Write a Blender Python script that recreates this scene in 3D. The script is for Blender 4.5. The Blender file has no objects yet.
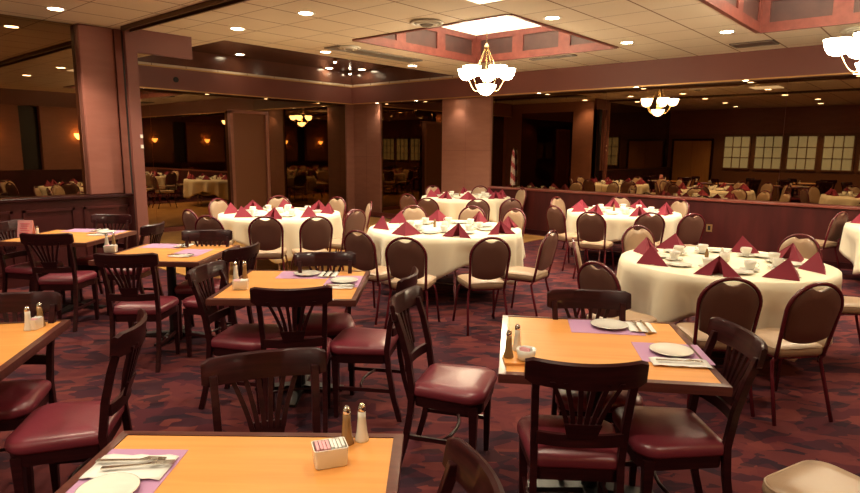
import bpy, math, random
from mathutils import Vector, Matrix
random.seed(7)
PI = math.pi
sc = bpy.context.scene
COL = sc.collection
def R(a): return math.radians(a)

# ------------------------------------------------------------------ camera
FPX, PITCH, ROLL, YAW, HC = 606.1, .159488, .0080, .712594, 1.65
Fw = Vector((math.cos(YAW)*math.cos(PITCH), math.sin(YAW)*math.cos(PITCH), -math.sin(PITCH)))
Rt = Fw.cross(Vector((0, 0, 1))).normalized()
Up = Rt.cross(Fw)
R2 = Rt*math.cos(ROLL)+Up*math.sin(ROLL)
U2 = -Rt*math.sin(ROLL)+Up*math.cos(ROLL)
cd = bpy.data.cameras.new('camera'); cam = bpy.data.objects.new('camera', cd); COL.objects.link(cam)
cd.sensor_width = 36; cd.lens = FPX/860*36; cd.clip_start = .05; cd.clip_end = 100
m = Matrix((R2, U2, -Fw)).transposed().to_4x4(); m.translation = (0, 0, HC)
cam.matrix_world = m
sc.camera = cam
def at(x, y, z):
    """real place on the horizontal plane z"""
    d = Fw + R2*((x-430)/FPX) - U2*((y-246.5)/FPX)
    t = (z-HC)/d.z
    return Vector((d.x*t, d.y*t, z))

# ------------------------------------------------------------------ materials
def mat(name, col, rough=.5, metal=0, spec=.5, coat=0, emis=None, es=0, noise=None, bump=None, sheen=0):
    mt = bpy.data.materials.new(name); mt.use_nodes = True
    nt = mt.node_tree; b = nt.nodes['Principled BSDF']
    b.inputs['Base Color'].default_value = (*col, 1)
    b.inputs['Roughness'].default_value = rough
    b.inputs['Metallic'].default_value = metal
    b.inputs['Specular IOR Level'].default_value = spec
    b.inputs['Coat Weight'].default_value = coat
    b.inputs['Coat Roughness'].default_value = .09
    if sheen: b.inputs['Sheen Weight'].default_value = sheen
    if emis:
        b.inputs['Emission Color'].default_value = (*emis, 1)
        b.inputs['Emission Strength'].default_value = es
    tc = nt.nodes.new('ShaderNodeTexCoord')
    if noise:                                   # (scale xyz, amount, second colour)
        mp = nt.nodes.new('ShaderNodeMapping'); mp.inputs['Scale'].default_value = noise[0]
        n = nt.nodes.new('ShaderNodeTexNoise'); n.inputs['Scale'].default_value = 1; n.inputs['Detail'].default_value = 5
        nt.links.new(tc.outputs['Object'], mp.inputs[0]); nt.links.new(mp.outputs[0], n.inputs['Vector'])
        r = nt.nodes.new('ShaderNodeValToRGB')
        r.color_ramp.elements[0].position = .35; r.color_ramp.elements[1].position = .68
        r.color_ramp.elements[0].color = (*col, 1); r.color_ramp.elements[1].color = (*noise[1], 1)
        nt.links.new(n.outputs[0], r.inputs[0]); nt.links.new(r.outputs[0], b.inputs['Base Color'])
    if bump:
        n = nt.nodes.new('ShaderNodeTexNoise'); n.inputs['Scale'].default_value = bump[0]; n.inputs['Detail'].default_value = 3
        nt.links.new(tc.outputs['Object'], n.inputs['Vector'])
        bp = nt.nodes.new('ShaderNodeBump'); bp.inputs['Strength'].default_value = bump[1]; bp.inputs['Distance'].default_value = .01
        nt.links.new(n.outputs[0], bp.inputs['Height']); nt.links.new(bp.outputs[0], b.inputs['Normal'])
    return mt
M = {}
M['darkwood'] = mat('dark_wood', (.020, .0035, .0045), .36, spec=.22, coat=.12, noise=((6, 6, 60), (.040, .007, .008)))
M['edge'] = mat('table_edge_wood', (.085, .022, .018), .32, coat=.4, noise=((4, 40, 4), (.13, .035, .026)))
M['laminate'] = mat('orange_laminate', (.74, .31, .075), .38, noise=((2, 30, 2), (.82, .37, .10)))
M['seatvinyl'] = mat('burgundy_vinyl', (.20, .028, .045), .34, spec=.7, bump=(90, .06))
M['black'] = mat('black_metal', (.008, .007, .007), .4)
M['tanvinyl'] = mat('tan_vinyl', (.38, .25, .155), .42, bump=(60, .08))
M['brownvinyl'] = mat('brown_vinyl', (.155, .072, .052), .45, bump=(120, .08))
M['burgmetal'] = mat('burgundy_frame_enamel', (.12, .012, .02), .25, coat=.3)
M['cloth'] = mat('cream_linen', (.88, .80, .61), .85, sheen=.1, bump=(300, .06))
M['greencloth'] = mat('olive_linen', (.35, .32, .12), .85)
M['napkin'] = mat('burgundy_napkin', (.22, .012, .032), .8, bump=(200, .06))
M['china'] = mat('white_china', (.85, .82, .74), .15, coat=.4)
M['paper'] = mat('white_paper', (.85, .83, .78), .8)
M['lavender'] = mat('lavender_paper', (.50, .27, .46), .8)
M['pink'] = mat('pink_paper', (.80, .16, .26), .7)
M['pinklight'] = mat('pale_pink_paper', (.85, .42, .46), .7)
M['steel'] = mat('steel', (.62, .58, .52), .2, metal=1)
M['chrome'] = mat('chrome', (.8, .78, .74), .12, metal=1)
M['salt'] = mat('white_salt_glass', (.80, .76, .66), .18, coat=.3)
M['pepper'] = mat('brown_pepper_glass', (.30, .17, .07), .2, coat=.3)
M['brass'] = mat('antique_brass', (.75, .55, .28), .25, metal=1)
M['shade'] = mat('lit_glass_shade', (.9, .85, .7), .3, emis=(1, .84, .58), es=30)
M['sconce'] = mat('lit_sconce_glass', (.9, .7, .4), .3, emis=(1, .55, .16), es=14)
M['bulb'] = mat('downlight_lamp', (.9, .9, .8), .3, emis=(1, .80, .52), es=26)
M['diffuser'] = mat('troffer_and_well_glow', (.9, .88, .8), .5, emis=(1, .86, .62), es=1.0)  # troffer diffuser; on the well tops its emission stands in for lamplight
M['whitering'] = mat('white_trim_ring', (.75, .70, .6), .4)
M['wall'] = mat('mauve_wall_vinyl', (.30, .125, .083), .55, noise=((3, 3, 14), (.34, .145, .098)), bump=(40, .05))
M['wallpanel'] = mat('plum_wall_panel', (.25, .085, .062), .45, noise=((2, 2, 10), (.29, .105, .078)))
M['beam'] = mat('plum_beam_paint', (.19, .062, .048), .5)
M['wain'] = mat('mahogany_panelling', (.042, .0065, .007), .45, spec=.3, coat=.04, noise=((2, 5, 1), (.078, .013, .012)))
M['wainlight'] = mat('mahogany_cap', (.22, .05, .035), .3, coat=.4)
M['wellwood'] = mat('cherry_wood', (.145, .034, .026), .42, noise=((12, 12, 12), (.20, .052, .038)))
M['wellpanel'] = mat('walnut_inset', (.055, .024, .022), .4, noise=((6, 6, 6), (.075, .032, .028)))
M['mirror'] = mat('tinted_mirror', (.27, .185, .105), .012, metal=1)
M['recess'] = mat('bronze_lacquered_ceiling', (.09, .032, .022), .2, spec=.7, noise=((.8, .8, .8), (.20, .085, .055)))
M['gold'] = mat('gold_trim', (.62, .36, .13), .35, metal=.4)
M['dark'] = mat('dark_opening', (.012, .008, .007), .5)
M['vent'] = mat('bronze_vent', (.10, .06, .045), .5)
M['greyvent'] = mat('grey_vent', (.20, .17, .14), .5)
M['track'] = mat('bronze_track', (.10, .045, .012), .35, metal=.6)
M['doorwood'] = mat('oak_door', (.62, .28, .07), .4, noise=((30, 30, 2), (.70, .34, .10)))
M['pane'] = mat('curtained_window_pane', (.45, .42, .30), .25, emis=(.62, .60, .36), es=.45)
M['brownwood'] = mat('brown_wood', (.20, .08, .035), .4)
M['flagred'] = mat('flag_red_dimmed', (.22, .02, .02), .7)  # flag colours darkened like a dim image in the tinted mirror
M['flagwhite'] = mat('flag_white_dimmed', (.42, .30, .22), .7)
M['flagblue'] = mat('flag_blue', (.02, .03, .12), .7)
M['brassoutlet'] = mat('brass_outlet_plate', (.55, .38, .16), .35, metal=.7)
M['blackhole'] = mat('black_plastic', (.01, .008, .008), .6)

def ceiling_mat():
    mt = bpy.data.materials.new('ceiling_tiles'); mt.use_nodes = True
    nt = mt.node_tree; b = nt.nodes['Principled BSDF']; b.inputs['Roughness'].default_value = .9
    tc = nt.nodes.new('ShaderNodeTexCoord'); sp = nt.nodes.new('ShaderNodeSeparateXYZ')
    nt.links.new(tc.outputs['Object'], sp.inputs[0])
    def line(out, off, w, per):
        a = nt.nodes.new('ShaderNodeMath'); a.operation = 'SUBTRACT'; a.inputs[1].default_value = off
        nt.links.new(sp.outputs[out], a.inputs[0])
        d = nt.nodes.new('ShaderNodeMath'); d.operation = 'DIVIDE'; d.inputs[1].default_value = per
        nt.links.new(a.outputs[0], d.inputs[0])
        f = nt.nodes.new('ShaderNodeMath'); f.operation = 'FRACT'; nt.links.new(d.outputs[0], f.inputs[0])
        c = nt.nodes.new('ShaderNodeMath'); c.operation = 'LESS_THAN'; c.inputs[1].default_value = w
        nt.links.new(f.outputs[0], c.inputs[0]); return c.outputs[0]
    l1 = line(0, 6.62-13.2, .017, .66); l2 = line(1, 2.65-12.3, .032, .615)
    mx = nt.nodes.new('ShaderNodeMath'); mx.operation = 'MAXIMUM'
    nt.links.new(l1, mx.inputs[0]); nt.links.new(l2, mx.inputs[1])
    n = nt.nodes.new('ShaderNodeTexNoise'); n.inputs['Scale'].default_value = 1.3; nt.links.new(tc.outputs['Object'], n.inputs['Vector'])
    rp = nt.nodes.new('ShaderNodeValToRGB')
    rp.color_ramp.elements[0].color = (.66, .54, .40, 1); rp.color_ramp.elements[1].color = (.76, .64, .49, 1)
    nt.links.new(n.outputs[0], rp.inputs[0])
    mi = nt.nodes.new('ShaderNodeMix'); mi.data_type = 'RGBA'
    nt.links.new(mx.outputs[0], mi.inputs[0]); nt.links.new(rp.outputs[0], mi.inputs[6]); mi.inputs[7].default_value = (.24, .12, .065, 1)
    nt.links.new(mi.outputs[2], b.inputs['Base Color'])
    return mt
M['ceiling'] = ceiling_mat()

def carpet_mat():
    mt = bpy.data.materials.new('patterned_carpet'); mt.use_nodes = True
    nt = mt.node_tree; b = nt.nodes['Principled BSDF']; b.inputs['Roughness'].default_value = .95
    b.inputs['Specular IOR Level'].default_value = .15
    L = nt.links.new
    tc = nt.nodes.new('ShaderNodeTexCoord')
    def rot(a, s):
        m0 = nt.nodes.new('ShaderNodeMapping'); m0.inputs['Rotation'].default_value = (0, 0, a); L(tc.outputs['Object'], m0.inputs[0])
        mp = nt.nodes.new('ShaderNodeMapping'); mp.inputs['Scale'].default_value = s; L(m0.outputs[0], mp.inputs[0]); return mp.outputs[0]
    def vor(vec, scale):
        v = nt.nodes.new('ShaderNodeTexVoronoi'); v.distance = 'MANHATTAN'; v.inputs['Scale'].default_value = scale
        v.inputs['Randomness'].default_value = .85
        L(vec, v.inputs['Vector']); s = nt.nodes.new('ShaderNodeSeparateColor'); L(v.outputs['Color'], s.inputs[0]); return s.outputs[0]
    nz = nt.nodes.new('ShaderNodeTexNoise'); nz.inputs['Scale'].default_value = 3.0; nz.inputs['Detail'].default_value = 1
    L(tc.outputs['Object'], nz.inputs['Vector'])
    def dist(vec, k):
        a = nt.nodes.new('ShaderNodeVectorMath'); a.operation = 'MULTIPLY_ADD'; a.inputs[1].default_value = (k, k, 0)
        L(nz.outputs['Color'], a.inputs[0]); L(vec, a.inputs[2]); return a.outputs[0]
    v1 = vor(dist(rot(.86, (1, 1.9, 1)), .08), 4.6); v2 = vor(dist(rot(.50, (1, 3.0, 1)), .08), 4.0); v3 = vor(dist(rot(1.25, (1, 3.0, 1)), .08), 4.0)
    def ramp(inp, cols):
        r = nt.nodes.new('ShaderNodeValToRGB'); r.color_ramp.interpolation = 'CONSTANT'
        e = r.color_ramp.elements
        while len(e) < len(cols): e.new(.5)
        for i, (p, c) in enumerate(cols): e[i].position = p; e[i].color = (*c, 1)
        L(inp, r.inputs[0]); return r.outputs[0]
    c1 = ramp(v1, [(0, (.072, .015, .022)), (.3, (.105, .022, .025)), (.55, (.050, .014, .022)), (.8, (.14, .032, .029))])
    m1 = ramp(v2, [(0, (0, 0, 0)), (.60, (.7, .7, .7))]); m3 = ramp(v3, [(0, (0, 0, 0)), (.74, (.75, .75, .75))])
    mi = nt.nodes.new('ShaderNodeMix'); mi.data_type = 'RGBA'
    L(m1, mi.inputs[0]); L(c1, mi.inputs[6]); mi.inputs[7].default_value = (.018, .011, .019, 1)
    m2 = nt.nodes.new('ShaderNodeMix'); m2.data_type = 'RGBA'
    L(m3, m2.inputs[0]); L(mi.outputs[2], m2.inputs[6]); m2.inputs[7].default_value = (.12, .026, .026, 1)
    L(m2.outputs[2], b.inputs['Base Color'])
    return mt
M['carpet'] = carpet_mat()

def parquet_mat():
    mt = bpy.data.materials.new('parquet'); mt.use_nodes = True
    nt = mt.node_tree; b = nt.nodes['Principled BSDF']; b.inputs['Roughness'].default_value = .3
    tc = nt.nodes.new('ShaderNodeTexCoord'); c = nt.nodes.new('ShaderNodeTexChecker'); c.inputs['Scale'].default_value = 3.3
    nt.links.new(tc.outputs['Object'], c.inputs['Vector'])
    c.inputs['Color1'].default_value = (.42, .20, .055, 1); c.inputs['Color2'].default_value = (.50, .26, .075, 1)
    nt.links.new(c.outputs[0], b.inputs['Base Color']); return mt
M['parquet'] = parquet_mat()

# ------------------------------------------------------------------ mesh helpers
class MB:
    def __init__(s): s.v = []; s.f = []; s.m = []; s.mi = 0
    def add(s, vs, fs):
        o = len(s.v); s.v += [tuple(v) for v in vs]; s.f += [tuple(i+o for i in f) for f in fs]; s.m += [s.mi]*len(fs); return s
    def box(s, a, b):
        x0, y0, z0 = a; x1, y1, z1 = b
        x0, x1 = min(x0, x1), max(x0, x1); y0, y1 = min(y0, y1), max(y0, y1); z0, z1 = min(z0, z1), max(z0, z1)
        return s.add([(x0,y0,z0),(x1,y0,z0),(x1,y1,z0),(x0,y1,z0),(x0,y0,z1),(x1,y0,z1),(x1,y1,z1),(x0,y1,z1)],
                     [(0,3,2,1),(4,5,6,7),(0,1,5,4),(1,2,6,5),(2,3,7,6),(3,0,4,7)])
    def cbox(s, a, b, c=.006):
        """box with chamfered edges (stacked rings)"""
        x0, y0, z0 = a; x1, y1, z1 = b
        def ring(i, z): return [(x0+i+c*(i == 0), y0+i, z), (x1-i-c*(i == 0), y0+i, z), (x1-i, y0+i+c*(i == 0), z), (x1-i, y1-i-c*(i == 0), z), (x1-i-c*(i == 0), y1-i, z), (x0+i+c*(i == 0), y1-i, z), (x0+i, y1-i-c*(i == 0), z), (x0+i, y0+i+c*(i == 0), z)]
        return s.loft([ring(c, z0), ring(0, z0+c), ring(0, z1-c), ring(c, z1)])
    def loft(s, rings, closed=True, caps=True):
        n = len(rings[0]); vs = [p for r in rings for p in r]; fs = []
        for i in range(len(rings)-1):
            for j in range(n if closed else n-1):
                k = (j+1) % n
                fs.append((i*n+j, i*n+k, (i+1)*n+k, (i+1)*n+j))
        if caps:
            fs.append(tuple(range(n))[::-1]); fs.append(tuple((len(rings)-1)*n+j for j in range(n)))
        return s.add(vs, fs)
    def tube(s, path, r, n=8, closed=False):
        P = [Vector(p) for p in path]; rings = []; up = None
        rr = r if isinstance(r, (list, tuple)) else [r]*len(P)
        for i, p in enumerate(P):
            if closed: t = (P[(i+1) % len(P)]-P[i-1])
            else: t = P[min(i+1, len(P)-1)]-P[max(i-1, 0)]
            t.normalize()
            if up is None: up = t.orthogonal().normalized()
            else: up = (up - t*up.dot(t)); up = up.normalized() if up.length > 1e-6 else t.orthogonal().normalized()
            bn = t.cross(up)
            rings.append([p+(up*math.cos(2*PI*k/n)+bn*math.sin(2*PI*k/n))*rr[i] for k in range(n)])
        if closed: return s.loft(rings+[rings[0]], caps=False)
        return s.loft(rings)
    def bar(s, p, q, w, h, w2=None, h2=None, side=(0, 1, 0)):
        """rectangular bar from p to q; w along side, h across"""
        p = Vector(p); q = Vector(q); t = (q-p).normalized(); sd = Vector(side); sd = (sd-t*sd.dot(t)).normalized(); o = t.cross(sd)
        w2 = w2 or w; h2 = h2 or h
        f = lambda c, a, b: [c-sd*a/2-o*b/2, c+sd*a/2-o*b/2, c+sd*a/2+o*b/2, c-sd*a/2+o*b/2]
        return s.loft([f(p, w, h), f(q, w2, h2)])
    def lathe(s, prof, c=(0, 0, 0), n=20):
        rings = [[(c[0]+r*math.cos(2*PI*k/n), c[1]+r*math.sin(2*PI*k/n), c[2]+z) for k in range(n)] for r, z in prof]
        return s.loft(rings)
    def prism(s, pts, z0, z1):
        return s.loft([[(x, y, z0) for x, y in pts], [(x, y, z1) for x, y in pts]])
    def build(s, name, mats, parent=None, smooth=False, autos=None, bevel=0):
        me = bpy.data.meshes.new(name); me.from_pydata(s.v, [], s.f)
        if not isinstance(mats, (list, tuple)): mats = [mats]
        for mm in mats: me.materials.append(mm)
        me.polygons.foreach_set('material_index', s.m)
        import bmesh
        bm = bmesh.new(); bm.from_mesh(me); bmesh.ops.recalc_face_normals(bm, faces=bm.faces)
        if bevel: bmesh.ops.bevel(bm, geom=[e for e in bm.edges], offset=bevel, segments=2, profile=.6, affect='EDGES', clamp_overlap=True)
        if autos:
            for e in bm.edges:
                if len(e.link_faces) == 2 and e.calc_face_angle(0) > R(autos): e.smooth = False
            smooth = True
        for f in bm.faces: f.smooth = smooth
        bm.to_mesh(me); bm.free()
        o = bpy.data.objects.new(name, me); COL.objects.link(o)
        if parent: o.parent = parent
        return o
def tag(o, label=None, cat=None, group=None, kind=None):
    if label: o['label'] = label
    if cat: o['category'] = cat
    if group: o['group'] = group
    if kind: o['kind'] = kind
    return o
def empty(name, loc=(0, 0, 0), rz=0, label=None, cat=None, group=None):
    o = bpy.data.objects.new(name, None); COL.objects.link(o); o.empty_display_size = .1
    o.location = loc; o.rotation_euler = (0, 0, rz); return tag(o, label, cat, group)
KIDS = {}
def children(o):
    return [c for c in COL.objects if c.parent == o] if o.name not in KIDS else KIDS[o.name]
def freeze(o):
    KIDS[o.name] = [c for c in COL.objects if c.parent == o]
    for c in KIDS[o.name]: freeze(c)
def copy_tree(o, parent=None):
    c = o.copy(); COL.objects.link(c)
    if parent: c.parent = parent
    for ch in children(o): copy_tree(ch, c)
    return c
class Proto:
    """the first placing uses the thing itself, the next ones copy it and its parts"""
    def __init__(s, make): s.make = make; s.o = None
    def put(s, loc, rz, label, cat, group=None):
        if s.o is None: s.o = s.make(); freeze(s.o); o = s.o
        else: o = copy_tree(s.o)
        o.location = loc; o.rotation_euler = (0, 0, rz)
        for k in ('label', 'category', 'group'):
            if k in o: del o[k]
        return tag(o, label, cat, group)
def struct(name, mb, m_, **k): return tag(mb.build(name, m_, **k), kind='structure')

# ------------------------------------------------------------------ room shell
CZ = 3.12; BZ = 2.72
XL, XR, YB, YF, YM = -2.5, 10.47, -2.6, 11.60, 8.38
XB = 10.15; YBm = 11.32
struct('floor', MB().box((XL-.1, YB-.1, -.1), (XR+.1, YF+.1, 0)), M['carpet'])
tag(MB().box((3.75, 5.75, .0), (XB, YF-.02, .012)).build('dance_floor', M['parquet']), 'pale wooden parquet dance floor by the back mirrors', 'dance floor')
# tiled ceiling with two light wells and the lacquered recess left open
W1 = (5.85, 8.62, 3.93, 6.45); W2 = (5.85, 8.62, -.50, 2.06); RC = (4.75, XB, 7.92, YBm)
def slab_holes(x0, x1, y0, y1, holes, z0, z1):
    xs = sorted({x0, x1, *[h[0] for h in holes], *[h[1] for h in holes]}); ys = sorted({y0, y1, *[h[2] for h in holes], *[h[3] for h in holes]})
    mb = MB()
    for i in range(len(xs)-1):
        for j in range(len(ys)-1):
            cx, cy = (xs[i]+xs[i+1])/2, (ys[j]+ys[j+1])/2
            if any(h[0] < cx < h[1] and h[2] < cy < h[3] for h in holes): continue
            mb.box((xs[i], ys[j], z0), (xs[i+1], ys[j+1], z1))
    return mb
struct('ceiling', slab_holes(XL, XR+.1, YB, YF+.1, [W1, W2, RC], CZ, CZ+.04), M['ceiling'])
def well(w, zt=.44):
    x0, x1, y0, y1 = w
    fr = MB(); pn = MB(); t = .03
    def side(p, q, nrm):
        p = Vector((*p, 0)); q = Vector((*q, 0)); n = Vector((*nrm, 0)); L = (q-p).length; d = (q-p)/L; p = p+n*.006
        def bx(mb, a, b, za, zb, th):
            u = p+d*a; v = p+d*b; w_ = n*th
            mb.loft([[tuple(u+Vector((0,0,za))), tuple(v+Vector((0,0,za))), tuple(v-w_+Vector((0,0,za))), tuple(u-w_+Vector((0,0,za)))],
                     [tuple(u+Vector((0,0,zb))), tuple(v+Vector((0,0,zb))), tuple(v-w_+Vector((0,0,zb))), tuple(u-w_+Vector((0,0,zb)))]])
        k = 3; pw = L/k
        bx(fr, 0, L, CZ-.015, CZ+.10, .05); bx(fr, 0, L, CZ+zt-.09, CZ+zt, .05)
        for i in range(k+1):
            a = max(0, i*pw-.10); b = min(L, i*pw+.10); bx(fr, a, b, CZ+.10, CZ+zt-.09, .05)
        for i in range(k): 
            pp = p - n*.022; u = i*pw+.08; v = (i+1)*pw-.08
            q0 = pp+d*u; q1 = pp+d*v
            pn.loft([[tuple(q0+Vector((0,0,CZ+.09))), tuple(q1+Vector((0,0,CZ+.09))), tuple(q1-n*.02+Vector((0,0,CZ+.09))), tuple(q0-n*.02+Vector((0,0,CZ+.09)))],
                     [tuple(q0+Vector((0,0,CZ+zt-.08))), tuple(q1+Vector((0,0,CZ+zt-.08))), tuple(q1-n*.02+Vector((0,0,CZ+zt-.08))), tuple(q0-n*.02+Vector((0,0,CZ+zt-.08)))]])
    side((x0, y0), (x1, y0), (0, 1)); side((x1, y0), (x1, y1), (-1, 0)); side((x1, y1), (x0, y1), (0, -1)); side((x0, y1), (x0, y0), (1, 0))
    return fr, pn
for i, (w, lab) in enumerate(((W1, 'cherry wood ceiling light well with dark inset panels, over the chandelier in the middle'), (W2, 'cherry wood ceiling light well at the upper right corner'))):
    e = empty('ceiling_light_well', ((w[0]+w[1])/2, (w[2]+w[3])/2, 0), 0, lab, 'light well')
    fr, pn = well(w)
    for nm, mb_, mt_ in (('frame', fr, M['wellwood']), ('inset_panel', pn, M['wellpanel'])):
        o = mb_.build(nm, mt_, e); o.location = (-e.location.x, -e.location.y, 0)
    o = MB().box((w[0]-.05, w[2]-.05, CZ+.44), (w[1]+.05, w[3]+.05, CZ+.46)).build('glowing_well_top', M['diffuser'], e); o.location = (-e.location.x, -e.location.y, 0)  # emission added to brighten the well ceiling, which is no lamp itself
# recess over the dance floor
rc = MB(); rz = CZ+.34
rc.box((RC[0]-.03, RC[2]-.03, rz), (RC[1]+.03, RC[3]+.03, rz+.03))
rc.box((RC[0]-.03, RC[2]-.03, CZ+.041), (RC[0], RC[3], rz)); rc.box((RC[1], RC[2], CZ+.041), (RC[1]+.03, RC[3], rz))
rc.box((RC[0], RC[2]-.03, CZ+.041), (RC[1], RC[2], rz)); rc.box((RC[0], RC[3], CZ+.041), (RC[1], RC[3]+.03, rz))
struct('ceiling_recess', rc, M['recess'])
# beams (dropped soffit) along both mirror walls
struct('trim_1', MB().box((XB, YB, BZ), (XR+.02, YF, CZ)), M['beam'])
struct('trim_2', MB().box((3.75, YBm, BZ), (XB, YF+.02, CZ)), M['beam'])
g = MB(); g.box((4.75, YBm-.012, CZ-.022), (XB, YBm, CZ-.001)); g.box((XB-.012, 7.92, CZ-.022), (XB, YBm, CZ-.001))
struct('trim_3', g, M['gold'])
g = MB(); g.box((3.75, YBm-.012, BZ-.02), (XB, YBm+.01, BZ)); g.box((XB-.012, YB, BZ-.02), (XB+.01, YBm, BZ))
struct('trim_4', g, M['gold'])
# outer walls
struct('wall_right', MB().box((XR, YB-.1, 0), (XR+.1, YF+.1, CZ)), M['wallpanel'])
struct('wall_back', MB().box((3.63, YF, 0), (XR, YF+.1, CZ)), M['wallpanel'])
struct('wall_left', MB().box((XL, YM, 0), (3.63, YM+.1, CZ)), M['wall'])
struct('wall_inner', MB().box((3.55, YM, 0), (3.63, YF+.1, CZ)), M['wall'])
struct('wall_rear', MB().box((XL-.1, YB-.1, 0), (XL, YM+.1, CZ)), M['brownwood'])
struct('wall_near', MB().box((XL-.1, YB-.1, 0), (XR+.1, YB, CZ)), M['dark'])
# corner pier and wide pier
p = MB(); p.box((XR-.05, 10.62, .0), (XR, YF, BZ)); p.box((10.18, YF-.05, .0), (XR-.05, YF, BZ))
struct('wall_corner_pier', p, M['wall'])
p = MB(); p.box((XR-.05, 7.38, .0), (XR, 8.68, BZ))
struct('wall_middle_pier', p, M['wall'])
g = MB(); g.box((XR-.052, 8.02, .1), (XR-.05, 8.026, BZ)); g.box((XR-.052, 10.62, 1.45), (XR-.05, YF-.05, 1.456)); g.box((XR-.052, 11.1, .1), (XR-.05, 11.106, BZ)); g.box((XR-.052, 7.38, 1.62), (XR-.05, 8.68, 1.626))
struct('trim_5', g, M['beam'])
struct('baseboard_back', MB().box((3.75, YF-.065, .012), (10.16, YF-.001, .10)).box((10.16, YF-.07, .012), (XR-.05, YF-.05, .10)), M['wainlight'])
struct('baseboard_right', MB().box((XR-.065, 7.38, .0), (XR-.05, YF-.07, .10)).box((XR-.05, 8.68, .0), (XR-.009, 10.62, .10)), M['wainlight'])

# mirrors, each run of panels a thing; joints are narrow gaps
def mirror_run(axis, c, a0, a1, z0, z1, joints, label):
    mb = MB(); cuts = [a0, *joints, a1]
    for i in range(len(cuts)-1):
        a, b = cuts[i]+.002*(i > 0), cuts[i+1]-.002*(i < len(cuts)-2)
        if axis == 'X': mb.box((c-.008, a, z0), (c-.001, b, z1))
        else: mb.box((a, c-.008, z0), (b, c-.001, z1))
    return tag(mb.build('mirror_panel', M['mirror']), label, 'mirror')
mirror_run('X', XR, 8.69, 10.61, .10, BZ-.001, [], 'narrow tinted wall mirror between the two far piers')
mirror_run('X', XR, YB+.01, 7.37, .90, BZ-.001, [2.05, 4.9], 'long tinted wall mirror above the mahogany half wall')
mirror_run('Y', YF, 3.80, 10.17, .10, BZ-.001, [5.35, 7.6], 'tall tinted wall mirror behind the dance floor')
tag(MB().box((3.631, 9.15, .1), (3.639, 11.0, BZ+.1)).build('mirror_panel', M['mirror']), 'tinted mirror on the hidden left wall beyond the jamb, seen only reflected', 'mirror')
mirror_run('Y', YM, XL+.02, 2.985, 1.05, CZ-.002, [0.4], 'tinted wall mirror above the dark panelling at left')

# half wall
e = empty('half_wall', (XR-.05, 4, 0), 0, 'long low mahogany half wall under the right hand mirror', 'half wall')
HX = 10.36
a = MB().box((HX, .98, 0), (XR-.012, 7.37, .85)); o = a.build('panel', M['wain'], e); o.location = (-e.location.x, -e.location.y, 0)
a = MB().cbox((HX-.03, .95, .85), (XR-.012, 7.37, .885), .006); o = a.build('cap_rail', M['wainlight'], e); o.location = (-e.location.x, -e.location.y, 0)
a = MB().box((HX-.012, .98, 0), (HX, 7.37, .09)); o = a.build('baseboard', M['darkwood'], e); o.location = (-e.location.x, -e.location.y, 0)
e = empty('power_outlet', (HX, 2.96, .42), 0, 'small brass electrical outlet on the mahogany half wall', 'outlet')
MB().box((-.008, -.045, -.06), (0, .045, .06)).build('cover_plate', M['brassoutlet'], e)
MB().box((-.012, -.02, -.035), (-.008, .02, .035)).build('socket', M['blackhole'], e)

# left panelling under the left mirror
LY = YM-.16
e = empty('wainscot', (0, LY, 0), 0, 'dark mahogany panelled wainscot below the left mirror', 'wainscot')
a = MB().box((XL+.02, 0, 0), (3.50, YM-LY-.002, 1.0)); a.build('panel', M['wain'], e)
a = MB()
for i in range(9):
    x = XL+.1+i*.66
    x1 = min(x+.56, 3.46)
    for q in (((x, -.015, .16), (x+.03, 0, .9)), ((x1-.03, -.015, .16), (x1, 0, .9)), ((x, -.015, .16), (x1, 0, .19)), ((x, -.015, .87), (x1, 0, .9))): a.box(*q)
a.build('moulding', M['wain'], e)
MB().cbox((XL+.02, -.035, 1.0), (3.52, YM-LY-.002, 1.04), .006).build('cap_rail', M['darkwood'], e)
# left pier, folding wall jamb and hanging beam
struct('wall_pier_left', MB().cbox((2.99, YM-.13, 1.04), (3.40, YM-.001, CZ-.001), .012), M['wallpanel'])
struct('trim_6', MB().box((3.42, YM-.12, 1.04), (3.50, YM-.001, CZ)), M['wallpanel'])
struct('trim_7', MB().box((3.505, YM-.12, 0), (3.54, YM-.001, CZ-.001)), M['dark'])
e = empty('partition_jamb', (3.60, 8.08, 0), 0, 'plum coloured wall jamb with an overhead stub beam beside the folding wall track', 'wall jamb')
a = MB().box((-.14, -.03, 0), (.0, .03, CZ)); a.build('post', M['beam'], e)
a = MB().box((.0, -.03, 2.83), (.74, .03, CZ)); a.build('overhead_beam', M['beam'], e)
for z in (1.63, 1.76):
    a = MB().box((-.035, -.045, z), (-.005, -.03, z+.045)); tag(a.build('switch_plate', M['china'], e), 'small white switch plate')
# track for the folding partition
a = MB().box((3.41, YB+.1, CZ-.05), (3.44, YM-.34, CZ)).box((3.52, YB+.1, CZ-.05), (3.55, YM-.34, CZ)).box((3.44, YB+.1, CZ-.015), (3.52, YM-.34, CZ))
tag(a.build('partition_track', M['track']), 'bronze folding partition track running across the ceiling at left', 'ceiling track')

# solid stand-in for a door-like frame reflected in the back mirror
e = empty('mirrored_frame_stand_in', (6.0, YF-.01, 0)); e['kind'] = 'structure'
DX0, DX1 = 6.97, 7.86
e.location = (DX0, YF-.01, 0)
w_ = DX1-DX0
MB().box((-.02, -.10, .1), (.05, 0, 2.40)).box((w_-.05, -.10, .1), (w_+.02, 0, 2.40)).box((-.02, -.10, 2.36), (w_+.02, 0, 2.42)).build('door_frame', M['wall'], e)
MB().box((.05, -.04, .1), (w_-.05, -.012, 2.36)).build('door_leaf', M['brownwood'], e)

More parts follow.
